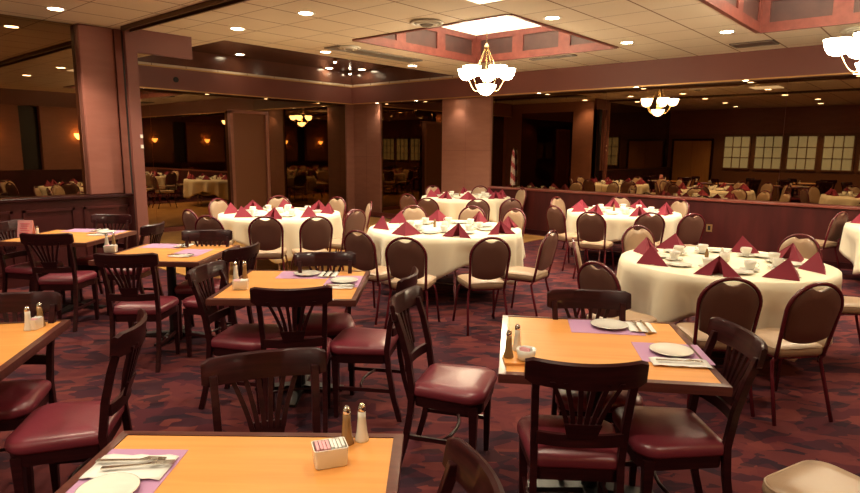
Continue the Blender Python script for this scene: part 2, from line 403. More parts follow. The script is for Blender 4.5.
# stand-in for a flag reflected in the mirror, placed on the half wall
e = empty('mirrored_flag_stand_in', (HX+.05, 6.80, .885), 0, 'small furled red and white striped flag on the half wall, standing in for its reflection', 'flag')
MB().tube([(0, 0, .02), (0, 0, .80)], .006, 8).build('pole', M['brass'], e)
MB().lathe([(.04, 0), (.04, .01), (.012, .025)]).build('stand_base', M['brass'], e)
mb = MB(); n = 22; H0, H1 = .06, .76
for k in range(22):
    z0 = H0+(H1-H0)*k/22; z1 = H0+(H1-H0)*(k+1)/22
    def ring(z):
        t = (z-H0)/(H1-H0); r0 = .036*(1-t)**.5+.012
        return [((r0*(1+.2*math.sin(5*2*PI*q/n+z*4)))*math.cos(2*PI*q/n), (r0*(1+.2*math.sin(5*2*PI*q/n+z*4)))*math.sin(2*PI*q/n), z) for q in range(n)]
    o_ = len(mb.v); mb.v += ring(z0)+ring(z1)
    for q in range(n):
        mb.f.append((o_+q, o_+(q+1) % n, o_+n+(q+1) % n, o_+n+q)); mb.m.append(int((k*.28+q*2/n) % 2 >= 1))
mb.build('flag_cloth', [M['flagred'], M['flagwhite']], e, smooth=True)

# ------------------------------------------------------------------ rear part of the hall, seen in the mirrors
WX = XL
e = empty('wainscot', (WX+.01, 3, 0), 0, 'brown wood panelling with ledge under the paned windows, seen in the right mirror', 'wainscot')
MB().box((0, -5.5, 0), (.06, 3.4, .95)).box((0, -5.5, 2.2), (.06, 3.4, 2.26)).build('panel', M['brownwood'], e)
k = 0
for i in range(8):
    y0 = 6.38-i*1.0
    e = empty('window_%d' % (i+1), (WX, y0-.39, 1.08)); e['kind'] = 'structure'
    fr = MB(); pn = MB(); w_, h_ = .80, 1.08
    fr.box((0, -w_/2-.05, -.05), (.05, w_/2+.05, 0)); fr.box((0, -w_/2-.05, h_), (.05, w_/2+.05, h_+.05))
    fr.box((0, -w_/2-.05, 0), (.05, -w_/2, h_)); fr.box((0, w_/2, 0), (.05, w_/2+.05, h_))
    for q in (1, 2):
        fr.box((0, -w_/2+w_*q/3-.014, 0), (.045, -w_/2+w_*q/3+.014, h_)); fr.box((0, -w_/2, h_*q/3-.014), (.045, w_/2, h_*q/3+.014))
    fr.build('window_frame', M['brownwood'], e); pn.box((.005, -w_/2, 0), (.02, w_/2, h_)).build('pane', M['pane'], e)
e = empty('door_2', (WX, 7.5, 0)); e['kind'] = 'structure'
MB().box((0, -.66, 0), (.04, -.005, 2.02)).box((0, .005, 0), (.04, .66, 2.02)).build('door_leaf', M['doorwood'], e)
MB().box((0, -.74, 0), (.06, -.66, 2.1)).box((0, .66, 0), (.06, .74, 2.1)).box((0, -.66, 2.02), (.06, .66, 2.1)).build('door_frame', M['darkwood'], e)
struct('wall_rear_upper', MB().box((XL, YB, 2.26), (XL+.03, YM, CZ)), M['wallpanel'])
struct('trim_8', MB().box((XL, YB, BZ), (XR, YB+.35, CZ)), M['beam'])
MPL = []
for i, (x0, x1) in enumerate(((-2.4, -1.0), (-.5, 1.1), (1.7, 3.3), (3.9, 5.3), (5.8, 7.6), (8.2, 9.9))):
    struct('wall_near_pier_%d' % (i+1), MB().box((x0, YB, 1.0), (x1, YB+.2, BZ)), M['wall']); MPL.append((x0+x1)/2)
struct('wall_near_dado', MB().box((XL, YB, 0), (XR, YB+.26, 1.0)), M['wain'])
def make_sconce():
    e = empty('wall_sconce')
    MB().lathe([(.03, -.16), (.085, -.10), (.12, 0), (.11, 0), (.075, -.09), (.01, -.14)], (0, .12, 0), 18).build('glass_bowl', M['sconce'], e, smooth=True)
    MB().box((-.04, 0, -.12), (.04, .03, 0)).tube([(0, .0, -.13), (0, .06, -.17), (0, .12, -.165)], .01).build('bracket', M['brass'], e)
    return e
SC = Proto(make_sconce)
names = ['beyond the first table', 'left of the camera side', 'on the pier nearest the middle', 'on the fourth pier', 'on the fifth pier', 'on the pier nearest the half wall']
for i, x in enumerate(MPL):
    SC.put((x, YB+.2, 2.0), 0, 'glowing amber bowl wall sconce ' + names[i] + ' of the wall behind', 'wall sconce', 'wall sconces seen only in the mirrors')

# ------------------------------------------------------------------ lamps
def make_chandelier():
    e = empty('chandelier')
    b = MB(); b.tube([(0, 0, .52), (0, 0, 1.02)], .006, 8); b.lathe([(.05, 1.0), (.05, 1.03), (.012, .97)][::-1]); b.build('chain', M['brass'], e)
    b = MB(); b.lathe([(.012, -.10), (.05, -.03), (.03, .04), (.012, .1), (.012, .40), (.04, .46), (.012, .52)], n=14); b.build('stem', M['brass'], e, smooth=True)
    for k in range(5):
        a = 2*PI*k/5+.35; c, s_ = math.cos(a), math.sin(a)
        ar = MB()
        pts = []
        for t in range(13):
            u = t/12; r = .04+.26*u; z = -.03-.11*math.sin(PI*min(1, u*1.15))+.10*u**3
            pts.append((c*r, s_*r, z))
        ar.tube(pts, .007, 6); ar.tube([(c*.02, s_*.02, .46), (c*.13, s_*.13, .22), (c*.30, s_*.30, .06)], .004, 6)
        o = ar.build('arm', M['brass'], e, smooth=True)
        sh = MB(); sh.lathe([(.03, .0), (.075, .02), (.105, .07), (.125, .15), (.117, .15), (.095, .08), (.06, .035)], (c*.30, s_*.30, .03), 18)
        sh.build('glass_shade', M['shade'], o, smooth=True)
    sh = MB(); sh.lathe([(.012, -.19), (.06, -.175), (.115, -.125), (.145, -.05), (.135, -.05), (.10, -.11)], n=22); sh.build('center_bowl', M['shade'], e, smooth=True)
    return e
CH = Proto(make_chandelier)
for (x, y, z, lab) in ((7.2, 5.2, 2.60, 'lit brass chandelier with five white glass shades hanging in the middle of the hall'),
                       (7.22, .72, 2.54, 'lit brass chandelier with white glass shades, cut off by the right edge')):
    CH.put((x, y, z), .2, lab, 'chandelier', 'brass chandeliers')

def make_down():
    e = empty('recessed_downlight')
    MB().lathe([(.075, -.002), (.10, -.008), (.105, 0), (.075, 0)], n=24).build('trim_ring', M['whitering'], e, smooth=True)
    MB().lathe([(.0, -.004), (.074, -.004), (.074, .0), (0, .0)][::1], n=20).build('lamp', M['bulb'], e)
    return e
DL = Proto(make_down)
def down(x, y, z, lab, energy=140, ang=118, size=.07, col=(1, .85, .62)):
    o = DL.put((x, y, z), 0, lab, 'ceiling light', 'recessed downlights')
    if energy:
        ld = bpy.data.lights.new('downlight_beam', 'SPOT'); ld.energy = energy; ld.color = col; ld.spot_size = R(ang); ld.spot_blend = .7; ld.shadow_soft_size = size
        lo = bpy.data.objects.new('downlight_beam', ld); COL.objects.link(lo); lo.location = (x, y, z-.03)
    return o
seen = [(2.55, 7.6, 'at the top left corner beside the left mirror'), (4.40, 5.64, 'high in the picture, left of the ceiling diffuser'),
        (4.41, 7.03, 'just right of the partition track'), (6.30, 3.65, 'at the near edge of the middle light well'), (8.34, 3.65, 'right of the middle light well'),
        (8.36, 2.37, 'between the right light well and the long ceiling slot vent'), (6.29, 7.6, 'at the near edge of the dark ceiling recess'), (8.27, 7.6, 'between the middle light well and the dark recess')]
for x, y, l in seen: down(x, y, CZ, 'round lit recessed downlight '+l)
unseen = ((4.4, 3.65, 'over the centre orange table'), (4.4, 1.65, 'near the large round table'), (2.55, 5.64, 'over the left rear orange table'), (2.55, 3.65, 'left of the centre orange table'), (2.5, 1.6, 'over the right orange table'),
          (.6, 5.64, 'beside the left mirror'), (.6, 3.2, 'over the table at the left edge'), (.7, 1.2, 'over the nearest orange table'), (-1.2, 3.4, 'before the fourth paned window'), (-1.2, 5.8, 'before the first paned window'),
          (-1.2, .8, 'before the sixth paned window'), (4.4, -1.0, 'before the fourth sconce'), (1.2, -1.3, 'before the second sconce'), (9.3, .4, 'over the table cut off at right'), (3.95, 8.62, 'close to the wall beyond the jamb'))
for x, y, l in unseen:
    down(x, y, CZ, 'round recessed downlight above the frame, seen reflected, '+l, 60 if x > -1 else 110)
# small lamps under the beams and in the recess
for i, (x, y, l) in enumerate(((10.30, 10.6, 'over the corner pier'), (10.30, 9.35, 'over the narrow mirror'), (10.24, 8.2, 'over the wide middle pier'), (10.30, 6.2, 'above the flag'), (10.30, 4.3, 'above the table by the half wall'), (10.30, 2.6, 'above the brass outlet'), (10.3, 1.2, 'at the right end of the beam'))):
    o = down(x, y, BZ-.001, 'small downlight under the right hand beam '+l, 9, 100, .03)
    o.scale = (.6, .6, 1)
for i, (x, y, l) in enumerate(((5.2, 11.45, 'leftmost'), (6.6, 11.45, 'second from left'), (8.0, 11.45, 'third from left'), (9.5, 11.40, 'nearest the corner'))):
    o = down(x, y, BZ-.001, 'small downlight under the back beam, '+l+' of its row', 6, 100, .03)
    o.scale = (.6, .6, 1)
def make_spot():
    e = empty('recess_spotlight')
    MB().lathe([(.03, 0), (.03, -.03), (.04, -.06), (.025, -.06)], n=16).build('housing', M['brass'], e, smooth=True)
    MB().lathe([(0, -.058), (.03, -.058), (.022, -.075), (0, -.08)], n=14).build('lamp', M['bulb'], e, smooth=True)
    return e
SP = Proto(make_spot)
for (px, py, l) in ((335, 64, 'upper one'), (345, 80, 'one nearest the beam corner')):
    q = at(px, py, rz-.1)
    SP.put((min(q.x, XB-.15), min(q.y, YBm-.12), rz), 0, 'small bright spotlight in the dark ceiling recess, '+l, 'spotlight', 'spotlights in the recess')
for (px, py, l) in ((240, 54.5, 'at its left end'), (270.5, 75.5, 'close above the back beam'), (412, 76.5, 'toward the middle pier')):
    q = at(px, py, rz); down(min(q.x, XB-.2), min(q.y, YBm-.15), rz, 'recessed downlight inside the dark ceiling recess '+l, 0)


# ceiling vents
def rdiff(x, y, r, lab):
    e = empty('ceiling_diffuser', (x, y, CZ), 0, lab, 'air diffuser')
    for k in range(3):
        MB().lathe([(r*(1-.3*k), -.012-.01*k), (r*(1-.3*k)-.02, -.03-.01*k), (r*(1-.3*k)-.05, -.01), (r*(1-.3*k)-.02, 0)], n=28).build('ring', M['whitering'] if k < 2 else M['greyvent'], e, smooth=True)
rdiff(5.58, 4.90, .20, 'round cream ceiling air diffuser left of the middle light well')
rdiff(6.2, 6.95, .17, 'small round ceiling air diffuser at the corner of the middle light well')
rdiff(9.15, 1.05, .24, 'round ceiling air diffuser above the right chandelier')
def slotv(x0, x1, y0, y1, mt, lab):
    e = empty('ceiling_vent', ((x0+x1)/2, (y0+y1)/2, CZ), 0, lab, 'ceiling vent'); a = (x1-x0)/2; b = (y1-y0)/2
    MB().box((-a, -b, -.012), (a, b, -.001)).build('backing', mt, e)
    f = MB(); f.box((-a, -b, -.02), (a, -b+.02, -.012)).box((-a, b-.02, -.02), (a, b, -.012)).box((-a, -b, -.02), (-a+.02, b, -.012)).box((a-.02, -b, -.02), (a, b, -.012)); f.build('frame', M['greyvent'], e)
vb_ = [at(727, 44, CZ), at(774, 38, CZ), at(780, 44, CZ), at(739, 48, CZ)]
VB = (min(q.x for q in vb_)+.1, max(q.x for q in vb_)-.1, min(q.y for q in vb_)+.03, max(q.y for q in vb_)-.03)
slotv(*VB, M['vent'], 'long bronze slot vent in the ceiling beside the right light well')
slotv(6.0, 7.85, 6.98, 7.28, M['greyvent'], 'long grey vent panel in the ceiling by the dark recess')
slotv(8.80, 8.92, 4.7, 5.5, M['vent'], 'thin dark slot vent between the middle light well and the beam')
# lit troffer at the upper edge
q = at(480, 3, CZ)
e = empty('ceiling_light_panel', (q.x-.3, q.y-.3, CZ), 0, 'square lit ceiling light panel touching the top edge of the photo', 'ceiling light')
MB().box((-.3, -.3, -.012), (.3, .3, -.001)).build('diffuser', M['diffuser'], e)
e = empty('speaker_grille', (5.75, YBm, 2.90), 0, 'small round black speaker on the back beam', 'speaker')
rg = MB(); rg.loft([[(.05*math.cos(2*PI*k/16), y_, .05*math.sin(2*PI*k/16)) for k in range(16)] for y_ in (0, -.012)]); rg.build('grille', M['blackhole'], e)

# ------------------------------------------------------------------ wooden dining chair
def seat_outline(n=10):
    """rounded trapezoid, front is +x"""
    pts = []
    cor = [(-.19, -.18, .03), (.17, -.21, .07), (.17, .21, .07), (-.19, .18, .03)]
    for i, (x, y, r) in enumerate(cor):
        a0 = [PI, 1.5*PI, 0, .5*PI][i]
        sx = -1 if x < 0 else 1; sy = -1 if y < 0 else 1
        for k in range(n//2+1):
            a = a0 + (PI/2)*k/(n//2)
            pts.append((x-sx*r+r*math.cos(a), y-sy*r+r*math.sin(a)))
    return [(x + (.03*(1-(y/.23)**2) if x > .1 else 0), y) for x, y in pts]
def sc_out(pts, s): return [(x*s, y*s) for x, y in pts]
def make_wood_chair():
    e = empty('dining_chair')
    so = seat_outline()
    def rg(s, z, dome=0): return [(x*s, y*s, z) for x, y in so]
    mb = MB(); mb.loft([rg(.97, .415), rg(1.0, .425), rg(1.01, .445), rg(.985, .462), rg(.90, .474), rg(.6, .482), rg(.2, .485)])
    mb.build('seat', M['seatvinyl'], e, autos=60)
    mb = MB(); mb.loft([rg(.93, .36), rg(.95, .415)]); mb.build('seat_frame', M['darkwood'], e)
    for s in (-1, 1):
        mb = MB(); mb.loft([[(.135+dx*w, s*.175+dy*w, z) for dx, dy in ((-1,-1),(1,-1),(1,1),(-1,1))] for z, w in ((0, .013), (.25, .018), (.40, .022))])
        mb.build('leg', M['darkwood'], e, bevel=.003)
        # rear leg and back post in one curved piece
        prof = [(-.265, 0), (-.225, .15), (-.195, .32), (-.185, .45), (-.205, .60), (-.24, .74), (-.275, .84)]
        mb = MB(); mb.loft([[(x+dx*.016, s*(.168+.012*(z > .5)*(z-.5)/.3)+dy*.014, z) for dx, dy in ((-1,-1),(1,-1),(1,1),(-1,1))] for x, z in prof])
        mb.build('leg', M['darkwood'], e, bevel=.003)
    # top rail, bowed backwards, horns at the ends
    mb = MB(); rings = []
    for k in range(17):
        u = -1+2*k/16; y = u*.222; x = -.315+.055*u*u
        zt = .895+.006*u*u; zb = .80-.006*(1-u*u)
        if abs(u) > .93: zt -= .012; zb += .014
        th = .011
        rings.append([(x-th, y, zb), (x+th, y, zb+.002), (x+th-.012, y, zt-.004), (x-.012, y, zt+.003), (x-th-.014, y, zt-.005)])
    mb.loft(rings); mb.build('top_rail', M['darkwood'], e, autos=50)
    # fan splat
    def backx(z): return -.19-(z-.46)*.26
    mb = MB(); rings = []
    for k in range(9):
        u = -1+2*k/8; y = u*.165; bx_ = backx(.56)-.025*(1-u*u)
        rings.append([(bx_-.009, y, .535), (bx_+.009, y, .535), (bx_+.009, y, .585), (bx_-.009, y, .585)])
    mb.loft(rings); mb.build('lower_rail', M['darkwood'], e, autos=50)
    mb = MB(); mb.loft([[(backx(z)-.032-.008*(z-.55)/.1, y, z) for y, z in ((-.055, .575), (.055, .575), (.07, .64), (-.07, .64))], [(backx(z)-.020-.008*(z-.55)/.1, y, z) for y, z in ((-.055, .575), (.055, .575), (.07, .64), (-.07, .64))]])
    mb.build('splat_base', M['darkwood'], e)
    for k in range(6):
        u = -1+2*k/5
        yb = u*.056; yt = u*.125
        mb = MB(); rings = []
        for t in range(6):
            f_ = t/5; z = .62+.20*f_; y = yb+(yt-yb)*(f_**1.3); x = backx(z)-.026*(1-.25*u*u)-.012*f_
            rings.append([(x-.006, y-.009, z), (x+.006, y-.009, z), (x+.006, y+.009, z), (x-.006, y+.009, z)])
        mb.loft(rings); mb.build('slat', M['darkwood'], e)
    for s in (-1, 1):
        MB().bar((.135, s*.173, .19), (-.215, s*.168, .19), .014, .022).build('stretcher', M['darkwood'], e)
    MB().tube([(-.03, -.175, .19), (.0, -.09, .19), (.01, 0, .19), (.0, .09, .19), (-.03, .175, .19)], .009, 8).build('stretcher', M['darkwood'], e, smooth=True)
    return e
WC = Proto(make_wood_chair)
def wchair(px, py, head, label, push=0, off=(0, 0)):
    p = at(px, py, .895); h = Vector((math.cos(R(head)), math.sin(R(head)), 0))
    q = Vector((p.x, p.y, 0)) + h*(.30-push) + Vector((*off, 0))
    return WC.put((q.x, q.y, 0), R(head), label, 'chair', 'dark wooden dining chairs')

# ------------------------------------------------------------------ banquet chair
def make_banquet():
    e = empty('banquet_chair')
    hw = .182
    def lean(z): return -.19-(z-.46)*.22
    # arched hoop (open at the foot, runs into the rear legs)
    def arch(w, z0, z1, r, n=9):
        pts = []
        for k in range(5): pts.append((-w*(.90+.10*k/4), z0+(z1-r-z0)*k/4))
        for k in range(1, n*2): 
            a = PI-PI*k/(n*2); pts.append((w*math.cos(a), (z1-r)+r*math.sin(a)))
        for k in range(5): pts.append((w*(1-.10*k/4), z1-r-(z1-r-z0)*k/4))
        return pts
    A = arch(hw, .40, .885, .168)
    MB().tube([(lean(z), y, z) for y, z in A], .0125, 8).build('back_frame', M['burgmetal'], e, smooth=True)
    # pad: arch outline, with a grip gap at the crown
    P = arch(hw-.011, .53, .874, .158)
    pad = []
    for y, z in P:
        if abs(y) < .06: z -= .034*(1-(y/.06)**2)**1.0
        pad.append((y, z))
    # rounded foot
    k = len(pad)
    foot = [(y, .525-.035*(1-(abs(y)/.15)**2)) for y in [.15-.30*i/8 for i in range(9)]]
    pad = pad + foot[1:-1]
    cy, cz = 0, .70
    def sh(s, dx): return [(lean(cz+(z-cz)*s)+dx, y*s, cz+(z-cz)*s) for y, z in pad]
    mb = MB(); mb.loft([sh(.99, .0), sh(.985, .016), sh(.93, .03), sh(.7, .037), sh(.3, .039)]); mb.build('backrest', M['tanvinyl'], e, autos=60)
    mb = MB(); mb.loft([sh(.99, -.001), sh(.985, -.009), sh(.95, -.014), sh(.5, -.017)]); tag(mb.build('back_panel', M['brownvinyl'], e, autos=60), 'brown vinyl rear panel')
    # seat
    def rr(s, z, dz=0):
        out = []
        for x, y, r, a0 in ((-.19, -.172, .05, PI), (.22, -.19, .08, 1.5*PI), (.22, .19, .08, 0), (-.19, .172, .05, .5*PI)):
            sx = 1 if x > 0 else -1; sy = 1 if y > 0 else -1
            for k in range(6):
                a = a0+PI/2*k/5; out.append(((x-sx*r+r*math.cos(a))*s+.0*(1-s), (y-sy*r+r*math.sin(a))*s, z))
        return out
    mb = MB(); mb.loft([rr(.96, .405), rr(1.0, .415), rr(1.012, .435), rr(1.0, .452), rr(.93, .466), rr(.6, .473), rr(.2, .475)])
    s_ = mb.build('seat', M['tanvinyl'], e, autos=60)
    MB().tube(rr(.985, .456), .0045, 6, closed=True).build('piping', M['tanvinyl'], s_, smooth=True)
    mb = MB(); mb.tube(rr(.90, .398), .010, 6, closed=True); mb.build('seat_frame', M['burgmetal'], e, smooth=True)
    for s in (-1, 1):
        MB().tube([(.08, s*.165, .395), (.15, s*.172, .375), (.185, s*.182, .30), (.235, s*.205, .0)], .0115, 8).build('leg', M['burgmetal'], e, smooth=True)
        MB().tube([(lean(.40), s*.163, .405), (-.155, s*.168, .37), (-.175, s*.176, .29), (-.26, s*.196, .0)], .0115, 8).build('leg', M['burgmetal'], e, smooth=True)
    return e
BC = Proto(make_banquet)
def bchair(px, py, head, label, tc=None, dmin=None, ztop=.885):
    """px, py: the crown of the back"""
    p = at(px, py, ztop)
    if tc is not None:
        d = Vector((p.x-tc[0], p.y-tc[1], 0)); L = d.length
        if head is None: head = math.degrees(math.atan2(-d.y, -d.x))
        if dmin and L < dmin: p = Vector((tc[0], tc[1], 0)) + d*(dmin/L)
    h = Vector((math.cos(R(head)), math.sin(R(head)), 0)); q = Vector((p.x, p.y, 0)) + h*.285
    return BC.put((q.x, q.y, 0.013 if (q.y > 5.5 and q.x > 3.9) else 0), R(head), label, 'chair', 'banquet chairs')

# ------------------------------------------------------------------ square tables
def make_square(sz=.90):
    e = empty('dining_table'); a = sz/2; t = .03
    MB().box((-a+t, -a+t, .715), (a-t, a-t, .7495)).build('tabletop', M['laminate'], e)
    mb = MB()
    o = [(-a, -a), (a, -a), (a, a), (-a, a)]; i_ = [(-a+t, -a+t), (a-t, -a+t), (a-t, a-t), (-a+t, a-t)]
    mb.loft([[(x, y, .712) for x, y in i_], [(x, y, .712) for x, y in o], [(x*1.003, y*1.003, .73) for x, y in o], [(x, y, .75) for x, y in o], [(x, y, .752) for x, y in i_]], caps=False)
    for k in range(4):
        pass
    mb.build('edge_band', M['edge'], e)
    MB().lathe([(.045, .03), (.04, .08), (.038, .66), (.05, .69)], n=18).build('pedestal', M['black'], e, smooth=True)
    for k in range(2):
        c, s = (1, 0) if k == 0 else (0, 1)
        mb = MB(); mb.bar((-.30*c, -.30*s, .012), (0, 0, .03), .07, .018, .08, .04, side=(-s, c, 0)); mb.bar((0, 0, .03), (.30*c, .30*s, .012), .08, .04, .07, .018, side=(-s, c, 0)); mb.build('base_foot', M['black'], e)
    for k in range(2):
        c, s = (1, 0) if k == 0 else (0, 1)
        MB().bar((-.28*c, -.28*s, .700), (.28*c, .28*s, .700), .04, .02, side=(-s, c, 0)).build('support_arm', M['black'], e)
    return e
ST = Proto(make_square)
TAB = {}
def stable(key, x, y, ang, label): TAB[key] = (x, y, ang); return ST.put((x, y, 0), R(ang), label, 'table', 'square dining tables')
stable('T1', .690, 1.300, -49.5, 'square orange topped table nearest the camera, with cutlery and a sugar caddy')
stable('T2', 2.585, 1.19, -57, 'square orange topped table at right of centre with two place settings')
stable('T3', 2.43, 3.28, -49, 'square orange topped table in the centre with two white plates')
stable('T4', 2.44, 5.08, -52, 'square orange topped table in the left rear with two paper place settings')
stable('T5', 2.22, 6.75, -52, 'square orange topped table by the wainscot, with the pink card standing on it')
stable('T6', .47, 3.36, -37, 'square orange topped table cut off by the left edge')

# wooden chairs
wchair(291, 288, 49, 'dark wooden slat back chair in front of the centre orange table, seen from behind')
wchair(323, 254, -131, 'dark wooden chair at the far side of the centre orange table, facing the camera', push=-.02, off=(.06, .05))
wchair(203, 266, -58, 'dark wooden chair with burgundy seat at the left side of the centre orange table')
wchair(411, 273, 122, 'dark wooden chair at the right side of the centre orange table, facing left')
wchair(402, 294, -66, 'dark wooden chair with large burgundy seat standing alone left of the right orange table')
wchair(588, 362, 37, 'dark wooden fan back chair in front of the right orange table, seen from behind')
wchair(743, 331, 131, 'dark wooden chair with shiny burgundy seat at the right end of the right orange table')
wchair(588, 291, -143, 'dark wooden chair at the far side of the right orange table')
wchair(264, 353, -119, 'dark wooden chair facing the camera behind the nearest orange table')
wchair(135, 321, 144, 'dark wooden chair with big burgundy seat in the left foreground, seen side on')
wchair(12, 296, -129, 'dark wooden chair behind the orange table at the left edge', off=(.03, .04))
wchair(124, 254, 44, 'dark wooden slat back chair in front of the left rear orange table')
wchair(245, 246, 112, 'dark wooden chair with red seat at the right side of the left rear orange table')
wchair(199, 233, -131, 'dark wooden chair at the far side of the left rear orange table', off=(.14, .10))
WC.put((2.55, 6.2, 0), R(128), 'dark wooden chair between the two rear left orange tables', 'chair', 'dark wooden dining chairs')
WC.put((1.97, 6.16, 0), R(44), 'dark wooden chair in front of the pink card, seen from behind', 'chair', 'dark wooden dining chairs')
WC.put((1.93, 6.92, 0), R(-58), 'dark wooden chair at the left end of the pink card table', 'chair', 'dark wooden dining chairs')
WC.put((2.55, 6.9, 0), R(-140), 'dark wooden chair between the pink card table and the wainscot', 'chair', 'dark wooden dining chairs')
q = at(447, 437, .895); hd = 141
wq = Vector((q.x, q.y, 0)) + Vector((math.cos(R(hd-90)), math.sin(R(hd-90)), 0))*(-.215) if False else Vector((q.x, q.y, 0)) - Vector((math.cos(R(hd-90)), math.sin(R(hd-90)), 0))*(.215)
wq += Vector((math.cos(R(hd)), math.sin(R(hd)), 0))*.26
WC.put((wq.x, wq.y, 0), R(hd), 'dark wooden chair with only its curved top rail showing at the bottom edge', 'chair', 'dark wooden dining chairs')

# ------------------------------------------------------------------ round tables with cloths
def make_round():
    e = empty('round_table')
    MB().lathe([(.0, .715), (.89, .715), (.90, .725), (.90, .74), (.0, .742)], n=48).build('tabletop', M['brownwood'], e)
    for sx in (-1, 1):
        for sy in (-1, 1):
            MB().tube([(sx*.45, sy*.28, .715), (sx*.5, sy*.3, 0.0)], .014, 8).build('leg', M['chrome'], e)
        MB().tube([(sx*.49, -.3, .2), (sx*.49, .3, .2)], .010, 8).build('brace', M['chrome'], e)
    return e
RT = Proto(make_round)
def make_cloth(seed):
    rnd = random.Random(seed); N = 240; ph = rnd.random()*6; mb = MB(); rings = []
    rings.append([(.3*math.cos(2*PI*k/N), .3*math.sin(2*PI*k/N), .7465) for k in range(N)])
    rings.append([(.86*math.cos(2*PI*k/N), .86*math.sin(2*PI*k/N), .7465) for k in range(N)])
    rings.append([(.905*math.cos(2*PI*k/N), .905*math.sin(2*PI*k/N), .744) for k in range(N)])
    nf = 15
    for t in range(1, 9):
        f_ = t/8; rg = []
        for k in range(N):
            a = 2*PI*k/N
            drop = .30+.24*abs(math.sin(2*(a+ph)))**1.7+.02*math.sin(5*a+ph)
            cr = lambda q: 1-2*abs(math.sin(q/2))**1.2
            w = .8*cr(nf*a+1.8*math.sin(3*a+ph)+ph)+.55*cr(8*a+1.2*math.sin(2*a)+ph*2)+.1*math.sin(29*a+ph)
            fold = abs(math.sin(2*(a+ph)))
            r = .916+(.050+.035*fold)*(w+.95)*f_**.9 - .07*f_
            r = max(r, .912) if f_ < .3 else r; rg.append((r*math.cos(a), r*math.sin(a), .738-drop*f_))
        rings.append(rg)
    mb.loft(rings, caps=False); mb.f.append(tuple(range(N))); mb.m.append(0)
    o = mb.build('tablecloth', M['cloth'], smooth=True)
    md = o.modifiers.new('thickness', 'SOLIDIFY'); md.thickness = .003; md.offset = -1
    return o
RN = {}; RAD = {}
def rtable(key, x, y, r, tl, cl, seed, rz=0):
    z = .012 if (y > 5.6 and x > 4) else 0
    RN[key] = (x, y, z); RAD[key] = r; k = r/.918; RT.put((x, y, z), R(20+rz), tl, 'table', 'round banquet tables').scale = (k, k, 1)
    o = make_cloth(seed); o.location = (x, y, z); o.scale = (k, k, 1); tag(o, cl, 'tablecloth', 'cream round tablecloths')
rtable('R', 5.34, 1.39, 0.827, 'large round banquet table nearest the camera at right, under a cream cloth', 'cream cloth draped over the large round table at the right front', 3)
rtable('M', 5.39, 4.43, 0.89, 'round banquet table in the middle of the hall under a cream cloth', 'cream cloth on the round table in the middle of the hall', 5)
rtable('L', 4.97, 7.04, 0.83, 'round banquet table at the left on the parquet under a cream cloth', 'cream cloth on the round table standing at the left on the parquet', 8)
rtable('F', 8.75, 3.74, 0.825, 'round banquet table close to the mahogany half wall under a cream cloth', 'cream cloth on the round table close to the mahogany half wall', 11)
rtable('P', 9.2, 7.05, 0.85, 'round banquet table in front of the far pier under a cream cloth', 'cream cloth on the farthest round table in front of the pier', 14)
rtable('G', 9.5, 0.22, 0.83, 'round banquet table cut off by the right edge, under a white cloth', 'white cloth hanging on the table cut off by the right edge', 17)

LOC = {'R': 'the right front round table', 'M': 'the middle round table', 'L': 'the parquet round table', 'F': 'the half wall round table', 'P': 'the farthest round table', 'G': 'the cut off right table'}
# banquet chairs, by the crown of the back as seen, then the far ones around their table
for px, py, hd, key, lab in (
    (734, 279, 34, 'R', 'brown backed banquet chair at the near left of the large round table'),
    (822, 284, 50, 'R', 'tilted brown backed banquet chair at the near right of the large round table'),
    (866, 250, None, 'R', 'banquet chair at the right end of the large round table, cut by the frame'),
    (596, 263, None, 'R', 'brown backed banquet chair at the left end of the large round table'),
    (590, 240, None, 'R', 'narrow side view banquet chair at the upper left of the large round table'),
    (637, 226, None, 'R', 'tan fronted banquet chair behind the left napkins of the large round table'),
    (787, 237, None, 'R', 'tan fronted banquet chair at the far right behind the napkins of the large round table'),
    (405, 238, None, 'M', 'brown backed banquet chair at the near left of the middle round table'),
    (492, 238, None, 'M', 'brown backed banquet chair at the near right of the middle round table'),
    (357, 231, None, 'M', 'brown backed banquet chair at the left of the middle round table beside the orange table'),
    (553, 231, 96, 'M', 'side view banquet chair pulled out at the right of the middle round table'),
    (265, 218, None, 'L', 'brown backed banquet chair at the near left of the left round table'),
    (317, 218, None, 'L', 'brown backed banquet chair at the near right of the left round table'),
    (207, 216, None, 'L', 'brown backed banquet chair at the left side of the left round table'),
    (188, 211, None, 'L', 'thin side view banquet chair at the far left of the left round table'),
    (357, 211, None, 'L', 'brown backed banquet chair at the right side of the left round table'),
    (591, 212, None, 'F', 'brown backed banquet chair at the near left of the round table by the half wall'),
    (651, 213, None, 'F', 'brown backed banquet chair at the near middle of the round table by the half wall'),
    (694, 214, None, 'F', 'brown backed banquet chair at the near right of the round table by the half wall'),
    (554, 206, None, 'F', 'thin side view banquet chair left of the round table by the half wall'),
    (427, 199, None, 'P', 'brown backed banquet chair at the near left of the farthest round table'),
    (478, 200, None, 'P', 'brown backed banquet chair at the near middle of the farthest round table'),
    (512, 199, None, 'P', 'brown backed banquet chair at the near right of the farthest round table'),
    (407, 195, None, 'P', 'thin side view banquet chair at the left of the farthest round table'),
    (843, 212, 70, 'G', 'side view banquet chair with tan seat in front of the mahogany half wall end')):
    x, y, z = RN[key]
    bchair(px, py, hd, lab, (x, y), (RAD[key]+.40) if key != 'G' else None)
CA = math.degrees(YAW)
